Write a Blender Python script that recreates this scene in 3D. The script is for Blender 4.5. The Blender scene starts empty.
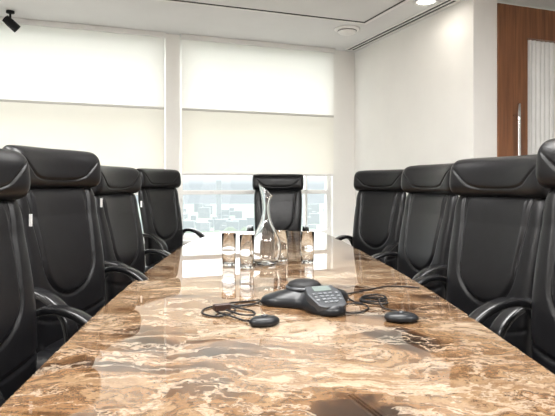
import bpy, math, random
from mathutils import Vector, Matrix
random.seed(4)
S = bpy.context.scene
S.view_settings.view_transform = 'Standard'
S.view_settings.exposure = 0.5
COL = S.collection
ZC = 2.70      # ceiling height
ZT = 0.75      # table top

# ------------------------------------------------------------ materials
def newmat(name):
    m = bpy.data.materials.new(name); m.use_nodes = True
    nt = m.node_tree
    return m, nt, nt.nodes['Principled BSDF']

def setp(b, **k):
    names = dict(color='Base Color', rough='Roughness', metal='Metallic', trans='Transmission Weight', ior='IOR',
                 coat='Coat Weight', coatr='Coat Roughness', spec='Specular IOR Level', emis='Emission Color', emstr='Emission Strength', alpha='Alpha')
    for a, v in k.items():
        if a in ('color', 'emis'): v = (*v, 1)
        b.inputs[names[a]].default_value = v

def simple(name, color, rough=0.5, var=0.06, scale=8.0, bump=0.0, bscale=200.0, **k):
    m, nt, b = newmat(name)
    setp(b, color=color, rough=rough, **k)
    N = nt.nodes; L = nt.links
    tc = N.new('ShaderNodeTexCoord')
    nz = N.new('ShaderNodeTexNoise'); nz.inputs['Scale'].default_value = scale; nz.inputs['Detail'].default_value = 4
    L.new(tc.outputs['Object'], nz.inputs['Vector'])
    r = N.new('ShaderNodeValToRGB')
    r.color_ramp.elements[0].position = 0.3; r.color_ramp.elements[1].position = 0.7
    r.color_ramp.elements[0].color = tuple(c*(1-var) for c in color)+(1,)
    r.color_ramp.elements[1].color = tuple(min(1, c*(1+var)) for c in color)+(1,)
    L.new(nz.outputs['Fac'], r.inputs['Fac']); L.new(r.outputs['Color'], b.inputs['Base Color'])
    if bump:
        n2 = N.new('ShaderNodeTexNoise'); n2.inputs['Scale'].default_value = bscale; n2.inputs['Detail'].default_value = 3
        bp = N.new('ShaderNodeBump'); bp.inputs['Strength'].default_value = bump; bp.inputs['Distance'].default_value = 0.002
        L.new(tc.outputs['Object'], n2.inputs['Vector']); L.new(n2.outputs['Fac'], bp.inputs['Height']); L.new(bp.outputs['Normal'], b.inputs['Normal'])
    return m

M_wall = simple('wall_paint', (0.87, 0.85, 0.815), 0.7, 0.02, 3)
M_ceil = simple('ceiling_paint', (0.74, 0.735, 0.73), 0.8, 0.02, 3)
M_white = simple('white_frame', (0.85, 0.84, 0.82), 0.4, 0.02, 5)
M_floor = simple('carpet', (0.20, 0.185, 0.17), 0.95, 0.2, 60, 0.5, 300)
M_leather = simple('black_leather', (0.006, 0.006, 0.007), 0.31, 0.2, 30, 0.3, 420, spec=0.33)
M_plastic = simple('black_plastic', (0.008, 0.008, 0.009), 0.25, 0.1, 30, spec=0.4)
M_rub = simple('matte_black', (0.008, 0.008, 0.009), 0.55, 0.1, 30, spec=0.3)
M_chrome = simple('chrome', (0.75, 0.75, 0.76), 0.15, 0.03, 10, metal=1.0)
M_tag = simple('tag_cloth', (0.8, 0.8, 0.8), 0.7, 0.03, 10)
M_grey = simple('grey_plastic', (0.035, 0.038, 0.043), 0.35, 0.1, 20)
M_phone = simple('phone_shell', (0.009, 0.010, 0.012), 0.33, 0.1, 20, 0.1, 600, spec=0.35)
M_key = simple('key_plastic', (0.13, 0.14, 0.15), 0.4, 0.05, 20)
M_lcd = simple('lcd_screen', (0.14, 0.17, 0.16), 0.15, 0.05, 20)
M_brownplug = simple('brown_plug', (0.035, 0.015, 0.010), 0.4, 0.1, 20)
M_dark = simple('dark_gap', (0.05, 0.05, 0.05), 0.8, 0.05, 10)
M_slat = simple('slat_fabric', (0.80, 0.80, 0.78), 0.6, 0.03, 10)
M_silver = simple('anodised_rail', (0.62, 0.60, 0.57), 0.4, 0.03, 10)

def wood():
    m, nt, b = newmat('wood_veneer'); setp(b, rough=0.35)
    N = nt.nodes; L = nt.links
    tc = N.new('ShaderNodeTexCoord'); mp = N.new('ShaderNodeMapping'); mp.inputs['Scale'].default_value = (14, 14, 0.7)
    nz = N.new('ShaderNodeTexNoise'); nz.inputs['Scale'].default_value = 3; nz.inputs['Detail'].default_value = 8; nz.inputs['Distortion'].default_value = 0.6
    r = N.new('ShaderNodeValToRGB')
    r.color_ramp.elements[0].position = 0.3; r.color_ramp.elements[0].color = (0.15, 0.055, 0.022, 1)
    r.color_ramp.elements[1].position = 0.75; r.color_ramp.elements[1].color = (0.29, 0.12, 0.05, 1)
    L.new(tc.outputs['Object'], mp.inputs['Vector']); L.new(mp.outputs['Vector'], nz.inputs['Vector'])
    L.new(nz.outputs['Fac'], r.inputs['Fac']); L.new(r.outputs['Color'], b.inputs['Base Color'])
    return m
M_wood = wood()

def marble():
    m, nt, b = newmat('polished_onyx'); setp(b, rough=0.02, coat=0.0, ior=1.65)
    N = nt.nodes; L = nt.links
    def math_(op, a, c):
        n = N.new('ShaderNodeMath'); n.operation = op
        for i, v in enumerate((a, c)):
            if isinstance(v, (int, float)): n.inputs[i].default_value = v
            else: L.new(v, n.inputs[i])
        return n.outputs[0]
    tc = N.new('ShaderNodeTexCoord')
    mp = N.new('ShaderNodeMapping'); mp.inputs['Scale'].default_value = (1.0, 1.2, 1); mp.inputs['Rotation'].default_value = (0, 0, 0.12)
    L.new(tc.outputs['Object'], mp.inputs['Vector'])
    wn = N.new('ShaderNodeTexNoise'); wn.inputs['Scale'].default_value = 2.0; wn.inputs['Detail'].default_value = 7; wn.inputs['Roughness'].default_value = 0.6
    L.new(mp.outputs['Vector'], wn.inputs['Vector'])
    vm = N.new('ShaderNodeVectorMath'); vm.operation = 'SCALE'; vm.inputs['Scale'].default_value = 0.65
    L.new(wn.outputs['Color'], vm.inputs[0])
    va = N.new('ShaderNodeVectorMath'); va.operation = 'ADD'
    L.new(mp.outputs['Vector'], va.inputs[0]); L.new(vm.outputs['Vector'], va.inputs[1])
    m2 = N.new('ShaderNodeMapping'); m2.inputs['Scale'].default_value = (1.1, 3.4, 1)
    L.new(va.outputs['Vector'], m2.inputs['Vector'])
    nb = N.new('ShaderNodeTexNoise'); nb.inputs['Scale'].default_value = 1.8; nb.inputs['Detail'].default_value = 12; nb.inputs['Roughness'].default_value = 0.71
    L.new(m2.outputs['Vector'], nb.inputs['Vector'])
    np_ = N.new('ShaderNodeTexNoise'); np_.inputs['Scale'].default_value = 2.2; np_.inputs['Detail'].default_value = 7; np_.inputs['Distortion'].default_value = 0.8
    L.new(mp.outputs['Vector'], np_.inputs['Vector'])
    f = math_('ADD', math_('MULTIPLY', nb.outputs['Fac'], 0.60), math_('MULTIPLY', np_.outputs['Fac'], 0.60))
    r = N.new('ShaderNodeValToRGB'); cr = r.color_ramp
    stops = [(0.455, (0.012, 0.006, 0.003)), (0.51, (0.036, 0.017, 0.008)), (0.55, (0.090, 0.045, 0.020)), (0.585, (0.19, 0.110, 0.056)),
             (0.61, (0.095, 0.050, 0.025)), (0.64, (0.23, 0.150, 0.085)), (0.67, (0.14, 0.080, 0.042)), (0.71, (0.34, 0.255, 0.175)), (0.78, (0.19, 0.12, 0.068))]
    cr.elements[0].position = stops[0][0]; cr.elements[0].color = (*stops[0][1], 1)
    cr.elements[1].position = stops[-1][0]; cr.elements[1].color = (*stops[-1][1], 1)
    for p, c in stops[1:-1]:
        e = cr.elements.new(p); e.color = (*c, 1)
    L.new(f, r.inputs['Fac'])
    nv = N.new('ShaderNodeTexNoise'); nv.inputs['Scale'].default_value = 2.4; nv.inputs['Detail'].default_value = 9; nv.inputs['Roughness'].default_value = 0.62
    m3 = N.new('ShaderNodeMapping'); m3.inputs['Scale'].default_value = (1.0, 3.0, 1); m3.inputs['Location'].default_value = (5, 3, 1)
    L.new(va.outputs['Vector'], m3.inputs['Vector']); L.new(m3.outputs['Vector'], nv.inputs['Vector'])
    v = math_('ABSOLUTE', math_('SUBTRACT', nv.outputs['Fac'], 0.5), 0)
    vr = N.new('ShaderNodeMapRange'); vr.inputs['From Min'].default_value = 0.0; vr.inputs['From Max'].default_value = 0.024
    vr.inputs['To Min'].default_value = 0.72; vr.inputs['To Max'].default_value = 0.0
    L.new(v, vr.inputs['Value'])
    mx = N.new('ShaderNodeMix'); mx.data_type = 'RGBA'
    L.new(vr.outputs['Result'], mx.inputs['Factor']); L.new(r.outputs['Color'], mx.inputs['A']); mx.inputs['B'].default_value = (0.38, 0.31, 0.235, 1)
    L.new(mx.outputs['Result'], b.inputs['Base Color'])
    return m
M_marble = marble()

def fabric(name, col, tw):
    m = bpy.data.materials.new(name); m.use_nodes = True; nt = m.node_tree; N = nt.nodes; L = nt.links
    N.remove(N['Principled BSDF']); out = N['Material Output']
    tc = N.new('ShaderNodeTexCoord'); wv = N.new('ShaderNodeTexNoise'); wv.inputs['Scale'].default_value = 1.3
    L.new(tc.outputs['Object'], wv.inputs['Vector'])
    r = N.new('ShaderNodeValToRGB'); r.color_ramp.elements[0].color = tuple(c*0.96 for c in col)+(1,); r.color_ramp.elements[1].color = (*col, 1)
    L.new(wv.outputs['Fac'], r.inputs['Fac'])
    d = N.new('ShaderNodeBsdfDiffuse'); t = N.new('ShaderNodeBsdfTranslucent'); mx = N.new('ShaderNodeMixShader'); mx.inputs[0].default_value = tw
    L.new(r.outputs['Color'], d.inputs['Color']); L.new(r.outputs['Color'], t.inputs['Color'])
    L.new(d.outputs[0], mx.inputs[1]); L.new(t.outputs[0], mx.inputs[2]); L.new(mx.outputs[0], out.inputs['Surface'])
    return m
M_blind_up = fabric('sheer_blind', (0.94, 0.925, 0.90), 0.48)
M_blind_lo = fabric('cream_blind', (0.92, 0.895, 0.845), 0.40)

def glass(name, col=(1, 1, 1), ior=1.45, rough=0.0):
    m = bpy.data.materials.new(name); m.use_nodes = True; b = m.node_tree.nodes['Principled BSDF']
    setp(b, color=col, rough=rough, trans=1.0, ior=ior); return m
M_glass = glass('clear_glass', (0.99, 0.985, 0.975))
def pane():
    m = bpy.data.materials.new('window_glass'); m.use_nodes = True; nt = m.node_tree; N = nt.nodes; L = nt.links
    N.remove(N['Principled BSDF']); out = N['Material Output']
    t = N.new('ShaderNodeBsdfTransparent'); t.inputs['Color'].default_value = (0.84, 0.87, 0.88, 1)
    g = N.new('ShaderNodeBsdfGlossy'); g.inputs['Roughness'].default_value = 0.02
    mx = N.new('ShaderNodeMixShader'); mx.inputs[0].default_value = 0.05
    L.new(t.outputs[0], mx.inputs[1]); L.new(g.outputs[0], mx.inputs[2]); L.new(mx.outputs[0], out.inputs['Surface'])
    return m
M_pane = pane()
def emit(name, col, s):
    m, nt, b = newmat(name); setp(b, color=(0.8, 0.8, 0.8), emis=col, emstr=s); return m
M_lamp = emit('lamp_lens', (1, 0.95, 0.85), 6.0)

# ------------------------------------------------------------ helpers
def mobj(name, verts, faces, mat, parent=None, smooth=False, loc=None):
    me = bpy.data.meshes.new(name)
    me.from_pydata([tuple(v) for v in verts], [], faces)
    me.materials.append(mat)
    import bmesh
    bm = bmesh.new(); bm.from_mesh(me); bmesh.ops.recalc_face_normals(bm, faces=bm.faces); bm.to_mesh(me); bm.free()
    if smooth:
        for p in me.polygons: p.use_smooth = True
    o = bpy.data.objects.new(name, me); COL.objects.link(o)
    if loc is not None: o.location = loc
    if parent: o.parent = parent
    return o

def info(o, label=None, cat=None, group=None, kind=None):
    if label: o['label'] = label
    if cat: o['category'] = cat
    if group: o['group'] = group
    if kind: o['kind'] = kind
    return o

def bevel(o, w, seg=3):
    b = o.modifiers.new('bev', 'BEVEL'); b.width = w; b.segments = seg; b.limit_method = 'ANGLE'; b.angle_limit = math.radians(40)
    for p in o.data.polygons: p.use_smooth = True
    wn = o.modifiers.new('wn', 'WEIGHTED_NORMAL'); wn.keep_sharp = True
    return o

BF = [(0, 1, 2, 3), (4, 7, 6, 5), (0, 4, 5, 1), (1, 5, 6, 2), (2, 6, 7, 3), (3, 7, 4, 0)]
def boxv(x0, x1, y0, y1, z0, z1):
    return [Vector(v) for v in ((x0, y0, z0), (x1, y0, z0), (x1, y1, z0), (x0, y1, z0), (x0, y0, z1), (x1, y0, z1), (x1, y1, z1), (x0, y1, z1))]
def box(name, x0, x1, y0, y1, z0, z1, mat, parent=None, bev=0):
    o = mobj(name, boxv(x0, x1, y0, y1, z0, z1), BF, mat, parent)
    if bev: bevel(o, bev)
    return o

# room frame: corner C, t runs along window wall, w runs along side wall into the room
C0 = Vector((1.16, 6.29, 0)); PH = math.radians(18)
U = Vector((-math.cos(PH), -math.sin(PH), 0)); W = Vector((math.sin(PH), -math.cos(PH), 0))
def RP(t, w, z=0): return C0 + U*t + W*w + Vector((0, 0, z))
ROT = math.atan2(U.y, U.x)
def rframe(name, t, w, z=0, parent=None):
    o = bpy.data.objects.new(name, None); COL.objects.link(o); o.location = RP(t, w, z); o.rotation_euler = (0, 0, ROT); o.empty_display_size = 0.1
    return o
def rbox(name, t0, t1, w0, w1, z0, z1, mat, kind='structure', bev=0, parent=None):
    ct, cw, cz = (t0+t1)/2, (w0+w1)/2, (z0+z1)/2
    vs = boxv(-(t1-t0)/2, (t1-t0)/2, -(w1-w0)/2, (w1-w0)/2, -(z1-z0)/2, (z1-z0)/2)
    o = mobj(name, vs, BF, mat)
    if parent is None:
        o.location = RP(ct, cw, cz); o.rotation_euler = (0, 0, ROT)
        if kind: o['kind'] = kind
    else:
        o.parent = parent
        d = RP(ct, cw, cz) - parent.location
        o.location = (d.dot(U), d.dot(W), d.z)
    if bev: bevel(o, bev)
    return o
def multi(name, boxes, mat, kind='structure'):
    vs = []; fs = []
    for (t0, t1, w0, w1, z0, z1) in boxes:
        k = len(vs); vs += boxv(t0, t1, w0, w1, z0, z1); fs += [tuple(i+k for i in f) for f in BF]
    c = sum(vs, Vector())/len(vs)
    o = mobj(name, [v-c for v in vs], fs, mat)
    o.location = RP(c.x, c.y, c.z); o.rotation_euler = (0, 0, ROT)
    if kind: o['kind'] = kind
    return o

def lathe(name, prof, mat, parent=None, n=40, loc=None, topfn=None, closed=False):
    vs = []; fs = []
    m = len(prof)
    for i, (r, z) in enumerate(prof):
        for k in range(n):
            a = 2*math.pi*k/n
            x, y, zz = r*math.cos(a), r*math.sin(a), z
            if topfn: zz += topfn(z, a)
            vs.append((x, y, zz))
    rng = m if closed else m-1
    for i in range(rng):
        j = (i+1) % m
        for k in range(n):
            fs.append((i*n+k, i*n+(k+1) % n, j*n+(k+1) % n, j*n+k))
    if not closed:
        fs.append(tuple(range(n))[::-1]); fs.append(tuple((m-1)*n+k for k in range(n)))
    return mobj(name, vs, fs, mat, parent, True, loc)

def catmull(pts, sub=8):
    P = [Vector(p) for p in pts]; P = [P[0]*2-P[1]] + P + [P[-1]*2-P[-2]]
    out = []
    for i in range(1, len(P)-2):
        a, b, c, d = P[i-1:i+3]
        for k in range(sub):
            t = k/sub
            out.append(0.5*((2*b) + (c-a)*t + (2*a-5*b+4*c-d)*t*t + (3*b-a-3*c+d)*t**3))
    out.append(P[-2]); return out

def sweep(name, pts, section, mat, parent=None, side=None, sub=8):
    P = catmull(pts, sub); n = len(section); vs = []; fs = []
    nrm = None
    for i, p in enumerate(P):
        tg = (P[min(i+1, len(P)-1)] - P[max(i-1, 0)]).normalized()
        if side is not None: s = Vector(side)
        else:
            if nrm is None:
                nrm = Vector((0, 0, 1)) if abs(tg.z) < 0.9 else Vector((1, 0, 0))
            s = tg.cross(nrm).normalized()
        nn = s.cross(tg).normalized()
        if side is None: nrm = nn
        for a, b in section: vs.append(p + s*a + nn*b)
    for i in range(len(P)-1):
        for k in range(n): fs.append((i*n+k, i*n+(k+1) % n, (i+1)*n+(k+1) % n, (i+1)*n+k))
    fs.append(tuple(range(n))[::-1]); fs.append(tuple((len(P)-1)*n+k for k in range(n)))
    return mobj(name, vs, fs, mat, parent, True)
def circ(r, n=10): return [(r*math.cos(2*math.pi*k/n), r*math.sin(2*math.pi*k/n)) for k in range(n)]
def sup(a, b, n=20, p=3.5):
    o = []
    for k in range(n):
        t = 2*math.pi*k/n; c, s = math.cos(t), math.sin(t)
        o.append((a*math.copysign(abs(c)**(2/p), c), b*math.copysign(abs(s)**(2/p), s)))
    return o

def slab(name, fn, nx, nz, mat, parent):
    vs = []; fs = []
    def q2(i, n):
        u = 2*i/n-1
        return 0.55*u + 0.45*math.sin(math.pi/2*u)
    idx = {}
    for sd in (-1, 1):
        for j in range(nz+1):
            for i in range(nx+1):
                edge = i in (0, nx) or j in (0, nz)
                if edge and sd == 1: idx[(sd, i, j)] = idx[(-1, i, j)]; continue
                idx[(sd, i, j)] = len(vs); vs.append(fn(q2(i, nx), q2(j, nz), sd))
        for j in range(nz):
            for i in range(nx):
                f = (idx[(sd, i, j)], idx[(sd, i+1, j)], idx[(sd, i+1, j+1)], idx[(sd, i, j+1)])
                fs.append(f if sd == -1 else f[::-1])
    return mobj(name, vs, fs, mat, parent, True)

def hth(s, t, p=10): return math.sqrt(max(0, (1-abs(s)**p)*(1-abs(t)**p)))
def gauss(d, w): return math.exp(-(d/w)**2)

# ------------------------------------------------------------ room shell
T1 = 5.2; W1 = 8.3; TR = -2.6
rbox('floor', TR-0.1, T1+0.1, -0.2, W1+0.1, -0.1, 0, M_floor)
rbox('ceiling', TR-0.1, T1+0.1, -0.2, W1+0.1, ZC, ZC+0.1, M_ceil)
multi('wall_back', [(-0.05, 0.28, -0.15, 0, 0, ZC), (2.02, 2.165, -0.15, 0.02, 0, ZC), (4.6, T1, -0.15, 0, 0, ZC),
                    (0.28, 2.02, -0.15, 0, 0, 0.6), (2.165, 4.6, -0.15, 0, 0, 0.6)], M_wall)
WE = 2.0
rbox('wall_side', -0.12, 0.0, 0.0, WE, 0, ZC, M_wall)
multi('wall_entry', [(-0.24, -0.12, WE-0.12, WE, 0, ZC), (TR, -1.45, WE-0.12, WE, 0, ZC)], M_wall)
rbox('wall_right', TR-0.1, TR, WE-0.12, W1, 0, ZC, M_wall)
rbox('wall_left', T1, T1+0.1, -0.15, W1, 0, ZC, M_wall)
rbox('wall_rear', TR-0.1, T1+0.1, W1, W1+0.1, 0, ZC, M_wall)
rbox('baseboard_side', 0.0, 0.012, 0.02, WE, 0, 0.09, M_white)
rbox('baseboard_back', 0.012, T1, 0.02, 0.034, 0, 0.09, M_white)

def window(name, t0, t1):
    return multi(name, [(t0, t1, -0.12, -0.06, 0.6, 0.66), (t0, t1, -0.12, -0.06, ZC-0.05, ZC), (t0, t0+0.045, -0.12, -0.06, 0.66, ZC-0.05),
                     (t1-0.045, t1, -0.12, -0.06, 0.66, ZC-0.05), (t0+0.045, t1-0.045, -0.12, -0.06, 1.07, 1.115), (t0+0.045, t1-0.045, -0.12, -0.06, 1.90, 1.96)]
              + [((t0+t1)/2-0.58, (t0+t1)/2-0.555, -0.12, -0.06, 0.66, 1.9)], M_white)
def window_full(name, t0, t1):
    e = window(name, t0, t1)
    rbox('glass_pane', t0+0.02, t1-0.02, -0.095, -0.089, 0.62, ZC-0.02, M_pane, parent=e)
    return e
window_full('window_1', 0.28, 2.02)
window_full('window_2', 2.165, 4.6)
rbox('trim_1', 0.0, 4.6, 0.0, 0.06, 0.575, 0.60, M_white)

def blind(t0, t1, zb, label):
    e = rframe('roller_blind', (t0+t1)/2, 0.05, 0)
    w = 0.045
    rbox('upper_fabric', t0+0.01, t1-0.01, w, w+0.002, 1.95, ZC-0.045, M_blind_up, parent=e)
    rbox('lower_fabric', t0+0.01, t1-0.01, w, w+0.002, zb+0.02, 1.935, M_blind_lo, parent=e)
    rbox('joining_rail', t0+0.008, t1-0.008, w-0.006, w+0.009, 1.93, 1.953, M_silver, parent=e, bev=0.003)
    rbox('bottom_rail', t0+0.008, t1-0.008, w-0.007, w+0.010, zb, zb+0.024, M_white, parent=e, bev=0.004)
    rbox('headrail', t0, t1, w-0.02, w+0.03, ZC-0.05, ZC-0.001, M_white, parent=e, bev=0.004)
    info(e, label, 'window blind', 'roller blinds on the window wall')
blind(0.285, 2.015, 1.27, 'cream roller blind, sheer upper part, partly raised over the window')
blind(2.17, 4.6, 1.27, 'wide white roller blind with cream lower panel over the window')

# door in entry wall
dz = ZC-0.03
door = multi('door_1', [(-0.55, -0.24, WE-0.07, WE+0.015, 0, dz), (-1.45, -0.55, WE-0.07, WE+0.015, 2.41, dz), (-1.45, -1.30, WE-0.07, WE+0.015, 0, 2.41),
                        (-1.30, -0.55, WE-0.07, WE+0.015, 0, 0.12)], M_wood)
vs = []; fs = []; n = 150
cx, cz = -0.925, 1.265
for i in range(n+1):
    t = -0.55-0.75*i/n; y = 0.016*abs(math.sin(math.pi*i/10))
    for z in (0.12, 2.41): vs.append((t-cx, y, z-cz))
    if i: k = 2*i; fs.append((k-2, k, k+1, k-1))
pan = mobj('slatted_panel', vs, fs, M_slat, door, False)
def inroom(o, par, t, w, z):
    d = RP(t, w, z)-par.location; o.parent = par; o.location = (d.dot(U), d.dot(W), d.z)
inroom(pan, door, cx, WE-0.04, cz)
h = sweep('handle', [(0, 0, -0.42), (0, 0, 0), (0, 0, 0.42)], circ(0.014, 14), M_chrome, None, sub=3); inroom(h, door, -0.40, WE+0.075, 1.42)
for zz in (-0.33, 0.33):
    q = sweep('handle_post', [(0, 0, 0), (0, -0.03, 0), (0, -0.062, 0)], circ(0.008, 10), M_chrome, None, sub=2)
    q.parent = h; q.location = (0, 0, zz)

# ceiling details
multi('trim_2', [(0.47, 4.9, 1.06, 1.072, ZC-0.006, ZC), (0.47, 0.482, 1.072, W1-0.5, ZC-0.006, ZC)], M_dark)
multi('trim_3', [(0.45, 4.9, 1.03, 1.06, ZC-0.010, ZC), (0.44, 0.47, 1.03, W1-0.5, ZC-0.010, ZC)], M_white)
vent = rframe('air_vent', 0.11, 1.0, ZC)
fr = multi('vent_frame', [(0.05, 0.065, 0.08, 1.9, ZC-0.012, ZC-0.0005), (0.155, 0.17, 0.08, 1.9, ZC-0.012, ZC-0.0005), (0.105, 0.115, 0.08, 1.9, ZC-0.012, ZC-0.0005),
                          (0.065, 0.155, 0.08, 0.09, ZC-0.012, ZC-0.0005), (0.065, 0.155, 1.89, 1.9, ZC-0.012, ZC-0.0005)], M_white, None)
sl = multi('vent_slot', [(0.065, 0.155, 0.09, 1.89, ZC-0.004, ZC-0.0005)], M_dark, None)
for o in (fr, sl):
    d = o.location-vent.location; o.parent = vent; o.location = (d.dot(U), d.dot(W), d.z); o.rotation_euler = (0, 0, 0)
info(vent, 'long white linear air conditioning slot vent along the ceiling edge', 'air vent')

sd = bpy.data.objects.new('smoke_detector', None); COL.objects.link(sd); sd.location = (0.911, 5.35, ZC)
lathe('mounting_plate', [(0.125, 0), (0.125, -0.012), (0.11, -0.018)], M_white, sd, 40)
lathe('sensor_dome', [(0.09, -0.018), (0.092, -0.034), (0.07, -0.05), (0.035, -0.055)], M_white, sd, 40)
lathe('sensor_gap', [(0.0925, -0.024), (0.0935, -0.026), (0.0925, -0.029)], M_rub, sd, 40)
info(sd, 'round white smoke detector fixed to the ceiling', 'smoke detector')

def downlight(x, y, en):
    e = bpy.data.objects.new('downlight', None); COL.objects.link(e); e.location = (x, y, ZC)
    lathe('trim_ring', [(0.10, -0.001), (0.10, -0.010), (0.078, -0.012), (0.074, -0.003)], M_white, e, 40)
    lathe('lamp_lens', [(0.074, -0.001), (0.074, -0.004), (0.02, -0.006)], M_lamp, e, 32)
    info(e, 'round recessed white ceiling downlight, switched on', 'ceiling light')
    l = bpy.data.lights.new('downlight_lamp', 'AREA'); l.shape = 'DISK'; l.size = 0.14; l.energy = en; l.color = (1, 0.93, 0.83)
    lo = bpy.data.objects.new('downlight_lamp', l); COL.objects.link(lo); lo.parent = e; lo.location = (0, 0, -0.02)
downlight(1.43, 4.52, 1.2)

def panel(x, y, sx, sy, en):  # invented fittings out of view, added to fill the room with light
    e = bpy.data.objects.new('added_fill_panel', None); COL.objects.link(e); e.location = (x, y, ZC)
    vs = []; fs = []
    for b in ((-sx/2-.03, sx/2+.03, -sy/2-.03, -sy/2), (-sx/2-.03, sx/2+.03, sy/2, sy/2+.03), (-sx/2-.03, -sx/2, -sy/2, sy/2), (sx/2, sx/2+.03, -sy/2, sy/2)):
        k = len(vs); vs += boxv(*b, -0.02, -0.001); fs += [tuple(i+k for i in f) for f in BF]
    mobj('fill_panel_frame', vs, fs, M_white, e)
    info(e, 'rectangular white ceiling panel added out of view as fill light', 'ceiling light', 'added fill light panels')
    l = bpy.data.lights.new('added_fill_lamp', 'AREA'); l.shape = 'RECTANGLE'; l.size = sx; l.size_y = sy; l.energy = en; l.color = (1, 0.985, 0.96)
    lo = bpy.data.objects.new('added_fill_lamp', l); COL.objects.link(lo); lo.parent = e; lo.location = (0, 0, -0.012)
panel(0.1, 0.1, 1.6, 0.6, 60)
panel(0.1, 2.2, 1.6, 0.6, 78)
panel(-1.9, 1.2, 0.6, 1.2, 60)
panel(2.1, 0.6, 0.6, 1.2, 66)

sp = bpy.data.objects.new('spotlight', None); COL.objects.link(sp); sp.location = (-2.14, 4.93, ZC)
lathe('ceiling_mount', [(0.035, -0.001), (0.035, -0.02), (0.012, -0.024)], M_rub, sp, 24)
sweep('stem', [(0, 0, -0.02), (0, 0, -0.05), (0.0, 0, -0.085)], circ(0.009, 10), M_rub, sp)
hd = lathe('lamp_head', [(0.02, 0.06), (0.034, 0.055), (0.038, 0.0), (0.038, -0.075), (0.033, -0.078), (0.028, -0.05)], M_rub, sp, 28, loc=(0.0, 0, -0.105))
hd.rotation_euler = (math.radians(50), 0, math.radians(-60))
info(sp, 'small black adjustable spotlight mounted on the ceiling', 'spotlight')

# ------------------------------------------------------------ table
tbl = bpy.data.objects.new('conference_table', None); COL.objects.link(tbl); tbl.location = (0.09, 2.2, 0)
WP = [(-0.6, .44), (0, .50), (1, .57), (2.06, .615), (3, .61), (3.9, .58), (4.5, .525), (4.85, .475), (4.97, .44), (5.0, .40)]
ptsw = catmull([(w, y, 0) for y, w in WP], 4)
out = []
def cc(y): return 0.055*max(0, (y-3.9)/1.1)
for p in ptsw: out.append((p.x+cc(p.y), p.y-2.2))
for p in ptsw[::-1]: out.append((-p.x+cc(p.y), p.y-2.2))
n = len(out)
vs = [(x, y, ZT) for x, y in out]+[(x, y, ZT-0.04) for x, y in out]
fs = [tuple(range(n)), tuple(range(n, 2*n))[::-1]]+[(i, (i+1) % n, n+(i+1) % n, n+i) for i in range(n)]
tt = mobj('tabletop', vs, fs, M_marble, tbl); tt['label'] = 'polished brown and cream onyx slab'
b = tt.modifiers.new('bev', 'BEVEL'); b.width = 0.006; b.segments = 3; b.angle_limit = math.radians(50); b.limit_method = 'ANGLE'
for yy in (-1.5, 0.3, 1.9):
    box('pedestal', -0.22, 0.22, yy-0.25, yy+0.25, 0, ZT-0.041, M_wood, tbl, 0.01)
info(tbl, 'long boat-shaped conference table with polished brown marbled stone top', 'table')

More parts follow.
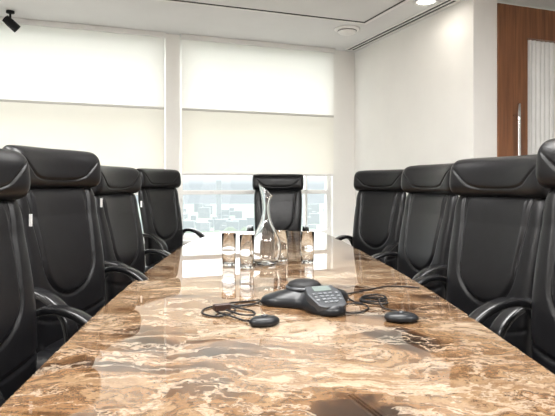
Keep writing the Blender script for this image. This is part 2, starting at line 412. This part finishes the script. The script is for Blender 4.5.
# ------------------------------------------------------------ chair
def build_chair():
    ch = bpy.data.objects.new('office_chair', None); COL.objects.link(ch)
    def yc(z):
        k = (z-0.48)/0.8
        return 0.215+0.075*k - 0.022*math.sin(math.pi*min(1, max(0, k*1.5)))
    Z0, Z1 = 0.46, 1.135
    def back(s, t, sd):
        zn = (t+1)/2
        w = 0.215 + 0.030*math.sin(math.pi*0.5*zn)
        x = s*w*(1-0.05*abs(t)**10)
        z = Z0+(Z1-Z0)*(t*(1-0.03*abs(s)**8)+1)/2
        h = hth(s, t)
        y = yc(z) - 0.035*(s*s)
        if sd < 0:
            th = 0.048*h + 0.012*(1-s*s)*(1-t*t)
            ax = abs(x)
            r = 0.150
            zc_ = 0.85
            if z > zc_: d = abs(ax-(r+0.03*(z-zc_)/0.27))
            else: d = abs(math.sqrt((ax/r)**2+((zc_-z)/0.15)**2)-1)*0.15
            g = gauss(d, 0.0075)
            inside = (z > zc_ and ax < r) or (z <= zc_ and (ax/r)**2+((zc_-z)/0.15)**2 < 1)
            th -= 0.011*g*h
            d2 = abs(z-(0.60+0.9*x*x)); th -= 0.008*gauss(d2, 0.007)*h
            if inside: th += 0.004*h
            return Vector((x, y-th, z))
        return Vector((x, y+0.03*h, z))
    slab('backrest', back, 90, 110, M_leather, ch)
    H0, H1 = 1.118, 1.288
    def head(s, t, sd):
        w = 0.262
        x = s*w*(1-0.05*abs(t)**4)
        z = H0+(H1-H0)*(t*(1-0.08*abs(s)**6)+1)/2
        h = math.sqrt(max(0, (1-abs(s)**12)*(1-abs(t)**3.2)))
        y = yc(z)-0.045*s*s
        if sd < 0:
            th = 0.070*h
            ax = abs(x)
            zz = 1.156+0.018*min(1, (ax/0.15)**4) + (0.9*max(0, ax-0.15))
            th -= 0.007*gauss(z-zz, 0.0045)*h*(1 if ax < 0.21 else max(0, 1-(ax-0.21)/0.03))
            return Vector((x, y-th, z))
        return Vector((x, y+0.05*h, z))
    slab('headrest', head, 90, 60, M_leather, ch)
    def seat(s, t, sd):
        w = 0.25*(1-0.06*(t+1)/2)
        x = s*w*(1-0.05*abs(t)**8)
        y = -0.025+0.245*t*(1-0.03*abs(s)**8)
        h = hth(s, t, 8)
        zm = 0.465 - 0.02*(max(0, -t))**3
        if sd < 0:
            th = 0.055*h + 0.01*(1-s*s)
            d = abs(abs(x)-0.175); th -= 0.008*gauss(d, 0.006)*h
            return Vector((x, y, zm+th))
        return Vector((x, y, zm-0.05*h))
    slab('seat', seat, 60, 50, M_leather, ch)
    for sx in (-1, 1):
        x = sx*0.275
        pts = [(x-sx*0.03, .245, .60), (x-sx*0.005, .235, .67), (x, .19, .74), (x, .11, .758), (x, .02, .73), (x, -.045, .665), (x, -.06, .56), (x-sx*0.005, -.035, .47), (x-sx*0.03, .02, .425)]
        sweep('armrest', pts, sup(0.030, 0.014), M_plastic, ch, side=(1, 0, 0))
    tg = box('tag', 0.246-0.0015, 0.246+0.0015, 0.185, 0.195, 1.035, 1.075, M_tag, ch)
    tg['label'] = 'small white fabric tag'
    box('tilt_mechanism', -0.09, 0.09, -0.10, 0.16, 0.385, 0.42, M_rub, ch, 0.01)
    lathe('gas_lift', [(0.028, 0.09), (0.028, 0.25), (0.018, 0.25), (0.018, 0.39)], M_chrome, ch, 24)
    vs = []; fs = []
    for k in range(5):
        a = 2*math.pi*k/5+0.3; c, s_ = math.cos(a), math.sin(a)
        b = boxv(0.02, 0.29, -0.022, 0.022, 0.075, 0.115)
        k0 = len(vs)
        for v in b:
            f = 1-0.45*(v.x-0.02)/0.27; y = v.y*f; z = v.z if v.z < 0.1 else 0.115-0.02*(v.x-0.02)/0.27
            vs.append((v.x*c-y*s_, v.x*s_+y*c, z))
        fs += [tuple(i+k0 for i in f) for f in BF]
    m = len(vs)
    for zz, rr in ((0.07, 0.045), (0.125, 0.045)):
        for k in range(20): vs.append((rr*math.cos(k*math.pi/10), rr*math.sin(k*math.pi/10), zz))
    fs += [tuple(range(m, m+20))[::-1], tuple(range(m+20, m+40))]+[(m+k, m+(k+1) % 20, m+20+(k+1) % 20, m+20+k) for k in range(20)]
    bevel(mobj('star_base', vs, fs, M_plastic, ch), 0.004, 2)
    for k in range(5):
        a = 2*math.pi*k/5+0.3
        vs = []; fs = []
        for off in (-0.014, 0.014):
            m0 = len(vs)
            for dx in (-0.009, 0.009):
                for q in range(18): vs.append((0.03*math.cos(q*math.pi/9), off+dx, 0.03*math.sin(q*math.pi/9)))
            fs += [tuple(range(m0, m0+18)), tuple(range(m0+18, m0+36))[::-1]]+[(m0+q, m0+(q+1) % 18, m0+18+(q+1) % 18, m0+18+q) for q in range(18)]
        m0 = len(vs); vs += boxv(-0.008, 0.008, -0.006, 0.006, -0.005, 0.05); fs += [tuple(i+m0 for i in f) for f in BF]
        o = mobj('caster', vs, fs, M_rub, ch, loc=(0.28*math.cos(a), 0.28*math.sin(a), 0.031)); o.rotation_euler = (0, 0, a+1.0)
    return ch

base = build_chair()
kids = [o for o in COL.objects if o.parent == base]
HO = 0.27
def place(ch, X, Y, f):
    f = Vector((f[0], f[1])).normalized()
    ch.location = (X+f.x*HO, Y+f.y*HO, 0)
    ch.rotation_euler = (0, 0, math.atan2(f.x, -f.y))
LAB = 'black leather high-back office chair with curved armrests beside the table'
spec = [(1.025, 2.2, 20, 1, 0.0), (1.02, 3.04, 15, 1, 0.0), (1.0, 4.2, 35, 1, 0), (1.03, 1.5, 12, 1, 0.035),
        (-0.85, 1.60, 10, -1, 0.0), (-0.845, 2.30, 20, -1, 0.035), (-0.85, 3.28, 15, -1, -0.005), (-0.83, 4.68, 30, -1, 0.02), (0.246, 5.62, None, 0, -0.005)]
for i, (X, Y, al, sdn, rz) in enumerate(spec):
    if i == 0: ch = base; parts = kids
    else:
        ch = base.copy(); COL.objects.link(ch); parts = []
        for k in kids:
            if k.name.startswith('tag') and sdn != -1: continue
            c = k.copy(); c.parent = ch; COL.objects.link(c); parts.append(c)
    if al is None: f = (-0.05, -1)
    else:
        a = math.radians(al); f = (-sdn*math.cos(a), -math.sin(a))
    place(ch, X, Y, f)
    info(ch, LAB if sdn else 'black leather high-back office chair at the end by the window', 'chair', 'black leather conference chairs')
RZ = [s[4] for s in spec]
chs = [o for o in COL.objects if o.name.startswith('office_chair')]
for o in list(COL.objects):
    if o.parent in chs and o.name.split('.')[0] in ('backrest', 'headrest', 'seat', 'armrest', 'tag', 'tilt_mechanism', 'gas_lift'):
        o.location.z += RZ[chs.index(o.parent)]
for o in list(COL.objects):
    if o.parent == base and o.name == 'tag': bpy.data.objects.remove(o)

# ------------------------------------------------------------ carafe + glasses
def carafe(x, y):
    e = bpy.data.objects.new('carafe', None); COL.objects.link(e); e.location = (x, y, ZT+0.0005)
    outp = [(0.0, 0), (0.03, 0), (0.050, 0.002), (0.065, 0.02), (0.078, 0.055), (0.081, 0.09), (0.074, 0.13), (0.057, 0.17), (0.038, 0.207), (0.025, 0.245), (0.0195, 0.285), (0.020, 0.32), (0.026, 0.355), (0.035, 0.385), (0.038, 0.395)]
    op = [Vector((r, z, 0)) for r, z in outp]
    oc = [(max(p.x, 0.0005), p.y) for p in catmull(op, 4)]
    oc[0] = (0.0005, 0)
    inner = []
    for i, (r, z) in enumerate(oc):
        if z < 0.016: continue
        inner.append((max(0.001, r-0.0055), z))
    inner = [(0.0008, 0.016), (inner[0][0]*0.7, 0.016)] + inner
    prof = oc + inner[::-1]
    def top(z, a):
        k = max(0, (z-0.30)/0.095)
        return 0.030*k*k*math.cos(a-math.pi)
    lathe('glass_body', prof, M_glass, e, 56, topfn=top, closed=False)
    info(e, 'tall clear glass water carafe with narrow neck and slanted lip', 'carafe')
carafe(0.063, 2.89)
def tumbler(x, y, h=0.168, first=[None]):
    pr = [(0.0005, 0), (0.032, 0), (0.0345, 0.003), (0.036, 0.08), (0.038, h-0.001), (0.0374, h), (0.0367, h-0.001), (0.0346, 0.08), (0.0328, 0.014), (0.028, 0.011), (0.0005, 0.010)]
    if first[0] is None:
        o = lathe('drinking_glass', pr, M_glass, None, 48); first[0] = o
    else:
        o = first[0].copy(); COL.objects.link(o)
    o.location = (x, y, ZT+0.0005)
    info(o, 'clear straight-sided glass tumbler standing beside the carafe', 'drinking glass', 'glass tumblers on the table')
tumbler(-0.131, 2.88); tumbler(-0.036, 2.78); tumbler(0.150, 3.03); tumbler(0.287, 2.95)

# ------------------------------------------------------------ conference phone
px, py = 0.206, 1.915
ph = bpy.data.objects.new('conference_phone', None); COL.objects.link(ph); ph.location = (px, py, ZT)
ANG = [math.radians(-72), math.radians(48), math.radians(168)]
def rb(a):
    c = (1+math.cos(3*(a-ANG[0])))/2
    return 0.086+0.103*c**1.35
NA, NR = 120, 22
def zprof(q):
    zz = 0.060*(1-q**1.7*0.68)
    if q > 0.9: zz *= math.sqrt(max(0, 1-((q-0.9)/0.1)**2))*0.75+0.25
    return zz
vs = [(0, 0, 0.068)]; fs = []
for j in range(1, NR+1):
    q = j/NR
    for i in range(NA):
        a = 2*math.pi*i/NA; r = rb(a)*q
        vs.append((r*math.cos(a), r*math.sin(a), 0.004+zprof(q)+0.004*(1-q)))
for i in range(NA): fs.append((0, 1+i, 1+(i+1) % NA))
for j in range(NR-1):
    for i in range(NA):
        a0 = 1+j*NA+i; a1 = 1+j*NA+(i+1) % NA; fs.append((a0, a0+NA, a1+NA, a1))
k0 = len(vs)
for i in range(NA):
    a = 2*math.pi*i/NA; r = rb(a)*0.95; vs.append((r*math.cos(a), r*math.sin(a), 0.001))
for i in range(NA):
    a0 = 1+(NR-1)*NA+i; a1 = 1+(NR-1)*NA+(i+1) % NA; fs.append((a0, k0+i, k0+(i+1) % NA, a1))
fs.append(tuple(range(k0, k0+NA))[::-1])
mobj('phone_body', vs, fs, M_phone, ph, True)
lathe('speaker_grille', [(0.062, 0.050), (0.060, 0.067), (0.052, 0.076), (0.034, 0.083), (0.0008, 0.086)], M_rub, ph, 40, loc=(-0.028, 0.035, 0))
lathe('speaker_ring', [(0.062, 0.050), (0.067, 0.056), (0.067, 0.060), (0.062, 0.065)], M_grey, ph, 40, loc=(-0.028, 0.035, 0))
TILT = math.radians(20)
def rotpart(o, a, tilt, r0, z0):
    o.matrix_local = Matrix.Translation((r0*math.cos(a), r0*math.sin(a), z0)) @ Matrix.Rotation(a+math.pi/2, 4, 'Z') @ Matrix.Rotation(tilt, 4, 'X')
def cpart(name, x0, x1, y0, y1, z0, z1, mat, bev=0.0015):
    o = box(name, x0, x1, y0, y1, z0, z1, mat, ph, bev); rotpart(o, ANG[0], TILT, 0.092, 0.056); return o
vs = []
for z in (-0.022, 0.004):
    for (x, y) in [(-0.050, 0.05), (0.050, 0.05), (0.062, 0.0), (0.050, -0.070), (0.034, -0.084), (-0.034, -0.084), (-0.050, -0.070), (-0.062, 0.0)]:
        vs.append((x, y, z))
fs = [tuple(range(8))[::-1], tuple(range(8, 16))]+[(i, (i+1) % 8, 8+(i+1) % 8, 8+i) for i in range(8)]
o = mobj('keypad_console', vs, fs, M_grey, ph); bevel(o, 0.004); rotpart(o, ANG[0], TILT, 0.092, 0.056)
s_ = cpart('display', -0.032, 0.032, 0.012, 0.042, 0.0035, 0.0065, M_lcd)
s_['label'] = 'grey-green liquid crystal display'
for r in range(4):
    for c in range(3):
        cx_, cy_ = (c-1)*0.0185, -0.004-r*0.0175
        cpart('key', cx_-0.0066, cx_+0.0066, cy_-0.0045, cy_+0.0045, 0.0035, 0.0070, M_key)
for sx in (-1, 1):
    for r in range(3):
        cpart('function_key', sx*0.041-0.0055, sx*0.041+0.0055, -0.004-r*0.019-0.0045, -0.004-r*0.019+0.0045, 0.0035, 0.0068, M_key)
info(ph, 'black three-legged conference phone with grey keypad and small display', 'conference phone')

def pod(x, y, r, rz):
    e = bpy.data.objects.new('extension_microphone', None); COL.objects.link(e); e.location = (x, y, ZT); e.rotation_euler = (0, 0, rz)
    o = lathe('microphone_body', [(r*0.80, 0.001), (r*0.97, 0.006), (r, 0.012), (r*0.93, 0.019), (r*0.75, 0.024), (r*0.45, 0.027), (0.0008, 0.028)], M_phone, e, 40)
    o.scale = (1.15, 0.85, 1)
    lathe('mute_button', [(0.010, 0.026), (0.010, 0.030), (0.0008, 0.031)], M_grey, e, 20)
    info(e, 'small black oval extension microphone lying on the table', 'microphone', 'extension microphones')
pod(0.031, 1.65, 0.042, 0.4)
pod(0.454, 1.68, 0.046, -0.2)

zc = ZT+0.0035
def cable(pts, label, r=0.003):
    o = sweep('cable', [(x, y, z if z else zc) for x, y, z in pts], circ(r, 8), M_rub, None, sub=10)
    info(o, label, 'cable', 'black cables on the table'); return o
cable([(0.020, 1.945, zc+0.004), (0.0, 1.93, 0), (-0.05, 1.90, 0), (-0.115, 1.915, 0), (-0.165, 1.86, 0), (-0.165, 1.79, 0), (-0.12, 1.75, 0), (-0.07, 1.775, zc+0.004), (-0.065, 1.835, zc+0.006), (-0.11, 1.85, zc+0.006),
       (-0.125, 1.80, zc+0.006), (-0.08, 1.74, zc+0.005), (-0.03, 1.695, 0), (-0.016, 1.67, zc+0.005)], 'tangled black cable running from the phone to a microphone')
cable([(0.020, 1.975, zc+0.004), (0.0, 1.985, 0), (-0.06, 1.96, 0), (-0.09, 1.90, zc+0.007), (-0.05, 1.86, zc+0.002), (-0.005, 1.82, 0), (0.00, 1.77, 0), (-0.04, 1.745, zc+0.006), (-0.09, 1.79, zc+0.011)], 'loose black cable ending in a small plug')
pl = box('cable_plug', -0.028, 0.028, -0.013, 0.013, 0, 0.022, M_brownplug, None, 0.004); pl.location = (-0.105, 1.80, ZT+0.011); pl.rotation_euler = (0, 0, 0.4)
info(pl, 'small dark brown cable connector plug among tangled cable', 'plug')
pts = [(0.345, 2.005, zc+0.002), (0.355, 1.96, 0)]
for k in range(0, 23):
    a = math.pi+0.2-k*2*math.pi/8; rr = 0.042+0.004*math.sin(k*1.7)
    pts.append((0.422+rr*math.cos(a)*1.05, 1.93+rr*1.35*math.sin(a)+0.006*math.sin(k), zc+0.001+0.0009*k))
pts += [(0.44, 1.85, 0), (0.47, 1.79, 0), (0.47, 1.72, zc+0.005)]
cable(pts, 'coiled black cable bundle leading to a microphone')
cable([(0.34, 2.06, zc+0.006), (0.37, 2.10, 0), (0.45, 2.17, 0), (0.55, 2.24, 0), (0.62, 2.23, 0), (0.67, 2.20, 0)], 'long black cable running across the table')
cable([(0.28, 1.79, zc+0.004), (0.32, 1.775, 0), (0.36, 1.80, 0), (0.39, 1.86, 0), (0.375, 1.91, 0), (0.34, 1.925, 0), (0.325, 1.91, 0)], 'short black cable curling beside the phone', 0.0025)

# ------------------------------------------------------------ outside
M_out = simple('ground_haze_glow', (0.05, 0.07, 0.045), 0.9, 0.4, 0.03, emis=(0.46, 0.50, 0.46), emstr=1.0)  # aerial haze painted onto the ground as emission
M_city = simple('city_haze_glow', (0.02, 0.023, 0.023), 0.9, 0.2, 0.08, emis=(0.54, 0.57, 0.57), emstr=1.15)  # buildings glow to imitate haze in the air
M_tree = simple('foliage_haze_glow', (0.038, 0.050, 0.030), 0.95, 0.4, 0.3, emis=(0.42, 0.46, 0.42), emstr=0.95)  # same painted haze: emission lifts the foliage colour
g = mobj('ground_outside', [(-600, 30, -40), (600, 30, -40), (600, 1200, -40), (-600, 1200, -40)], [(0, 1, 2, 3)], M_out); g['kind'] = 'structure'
vs = []; fs = []
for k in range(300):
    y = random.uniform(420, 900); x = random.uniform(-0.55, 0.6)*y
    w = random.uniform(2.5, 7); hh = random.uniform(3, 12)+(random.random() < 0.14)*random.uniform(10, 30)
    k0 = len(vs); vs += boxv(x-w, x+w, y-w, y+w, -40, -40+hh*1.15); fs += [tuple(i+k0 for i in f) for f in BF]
ct = mobj('distant_cityscape', vs, fs, M_city); info(ct, 'grey city buildings far below the window, haze painted on as a glow', 'buildings', kind='stuff')
vs = []; fs = []
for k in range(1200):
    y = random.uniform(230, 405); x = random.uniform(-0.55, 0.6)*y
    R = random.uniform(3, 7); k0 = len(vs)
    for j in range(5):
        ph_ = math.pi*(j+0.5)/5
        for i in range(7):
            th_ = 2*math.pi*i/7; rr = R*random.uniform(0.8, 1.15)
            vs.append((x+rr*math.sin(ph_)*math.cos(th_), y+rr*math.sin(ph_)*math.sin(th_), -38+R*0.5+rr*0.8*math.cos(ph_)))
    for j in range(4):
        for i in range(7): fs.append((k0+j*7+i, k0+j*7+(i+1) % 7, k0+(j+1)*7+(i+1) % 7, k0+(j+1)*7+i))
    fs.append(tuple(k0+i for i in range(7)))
tr = mobj('distant_treetops', vs, fs, M_tree, None, True); info(tr, 'green treetops in front of the city blocks, haze painted on as a glow', 'trees', kind='stuff')

wd = bpy.data.worlds.new('sky'); S.world = wd; wd.use_nodes = True
N = wd.node_tree.nodes; L = wd.node_tree.links; bg = N['Background']
tc = N.new('ShaderNodeTexCoord'); sx = N.new('ShaderNodeSeparateXYZ'); r = N.new('ShaderNodeValToRGB')
L.new(tc.outputs['Generated'], sx.inputs[0]); L.new(sx.outputs['Z'], r.inputs['Fac']); L.new(r.outputs['Color'], bg.inputs['Color'])
r.color_ramp.elements[0].color = (0.110, 0.115, 0.117, 1); r.color_ramp.elements[0].position = 0.0
r.color_ramp.elements[1].color = (1, 0.985, 0.96, 1); r.color_ramp.elements[1].position = 0.22
bg.inputs['Strength'].default_value = 7.5

# ------------------------------------------------------------ camera
cd = bpy.data.cameras.new('camera'); cam = bpy.data.objects.new('camera', cd); COL.objects.link(cam)
cam.location = (0, 0, 1.17); cam.rotation_euler = (math.radians(90), 0, math.radians(-2.45))
cd.sensor_width = 36; cd.lens = 36*550/555; cd.shift_y = -23/555; cd.clip_start = 0.02; cd.clip_end = 2000
S.camera = cam
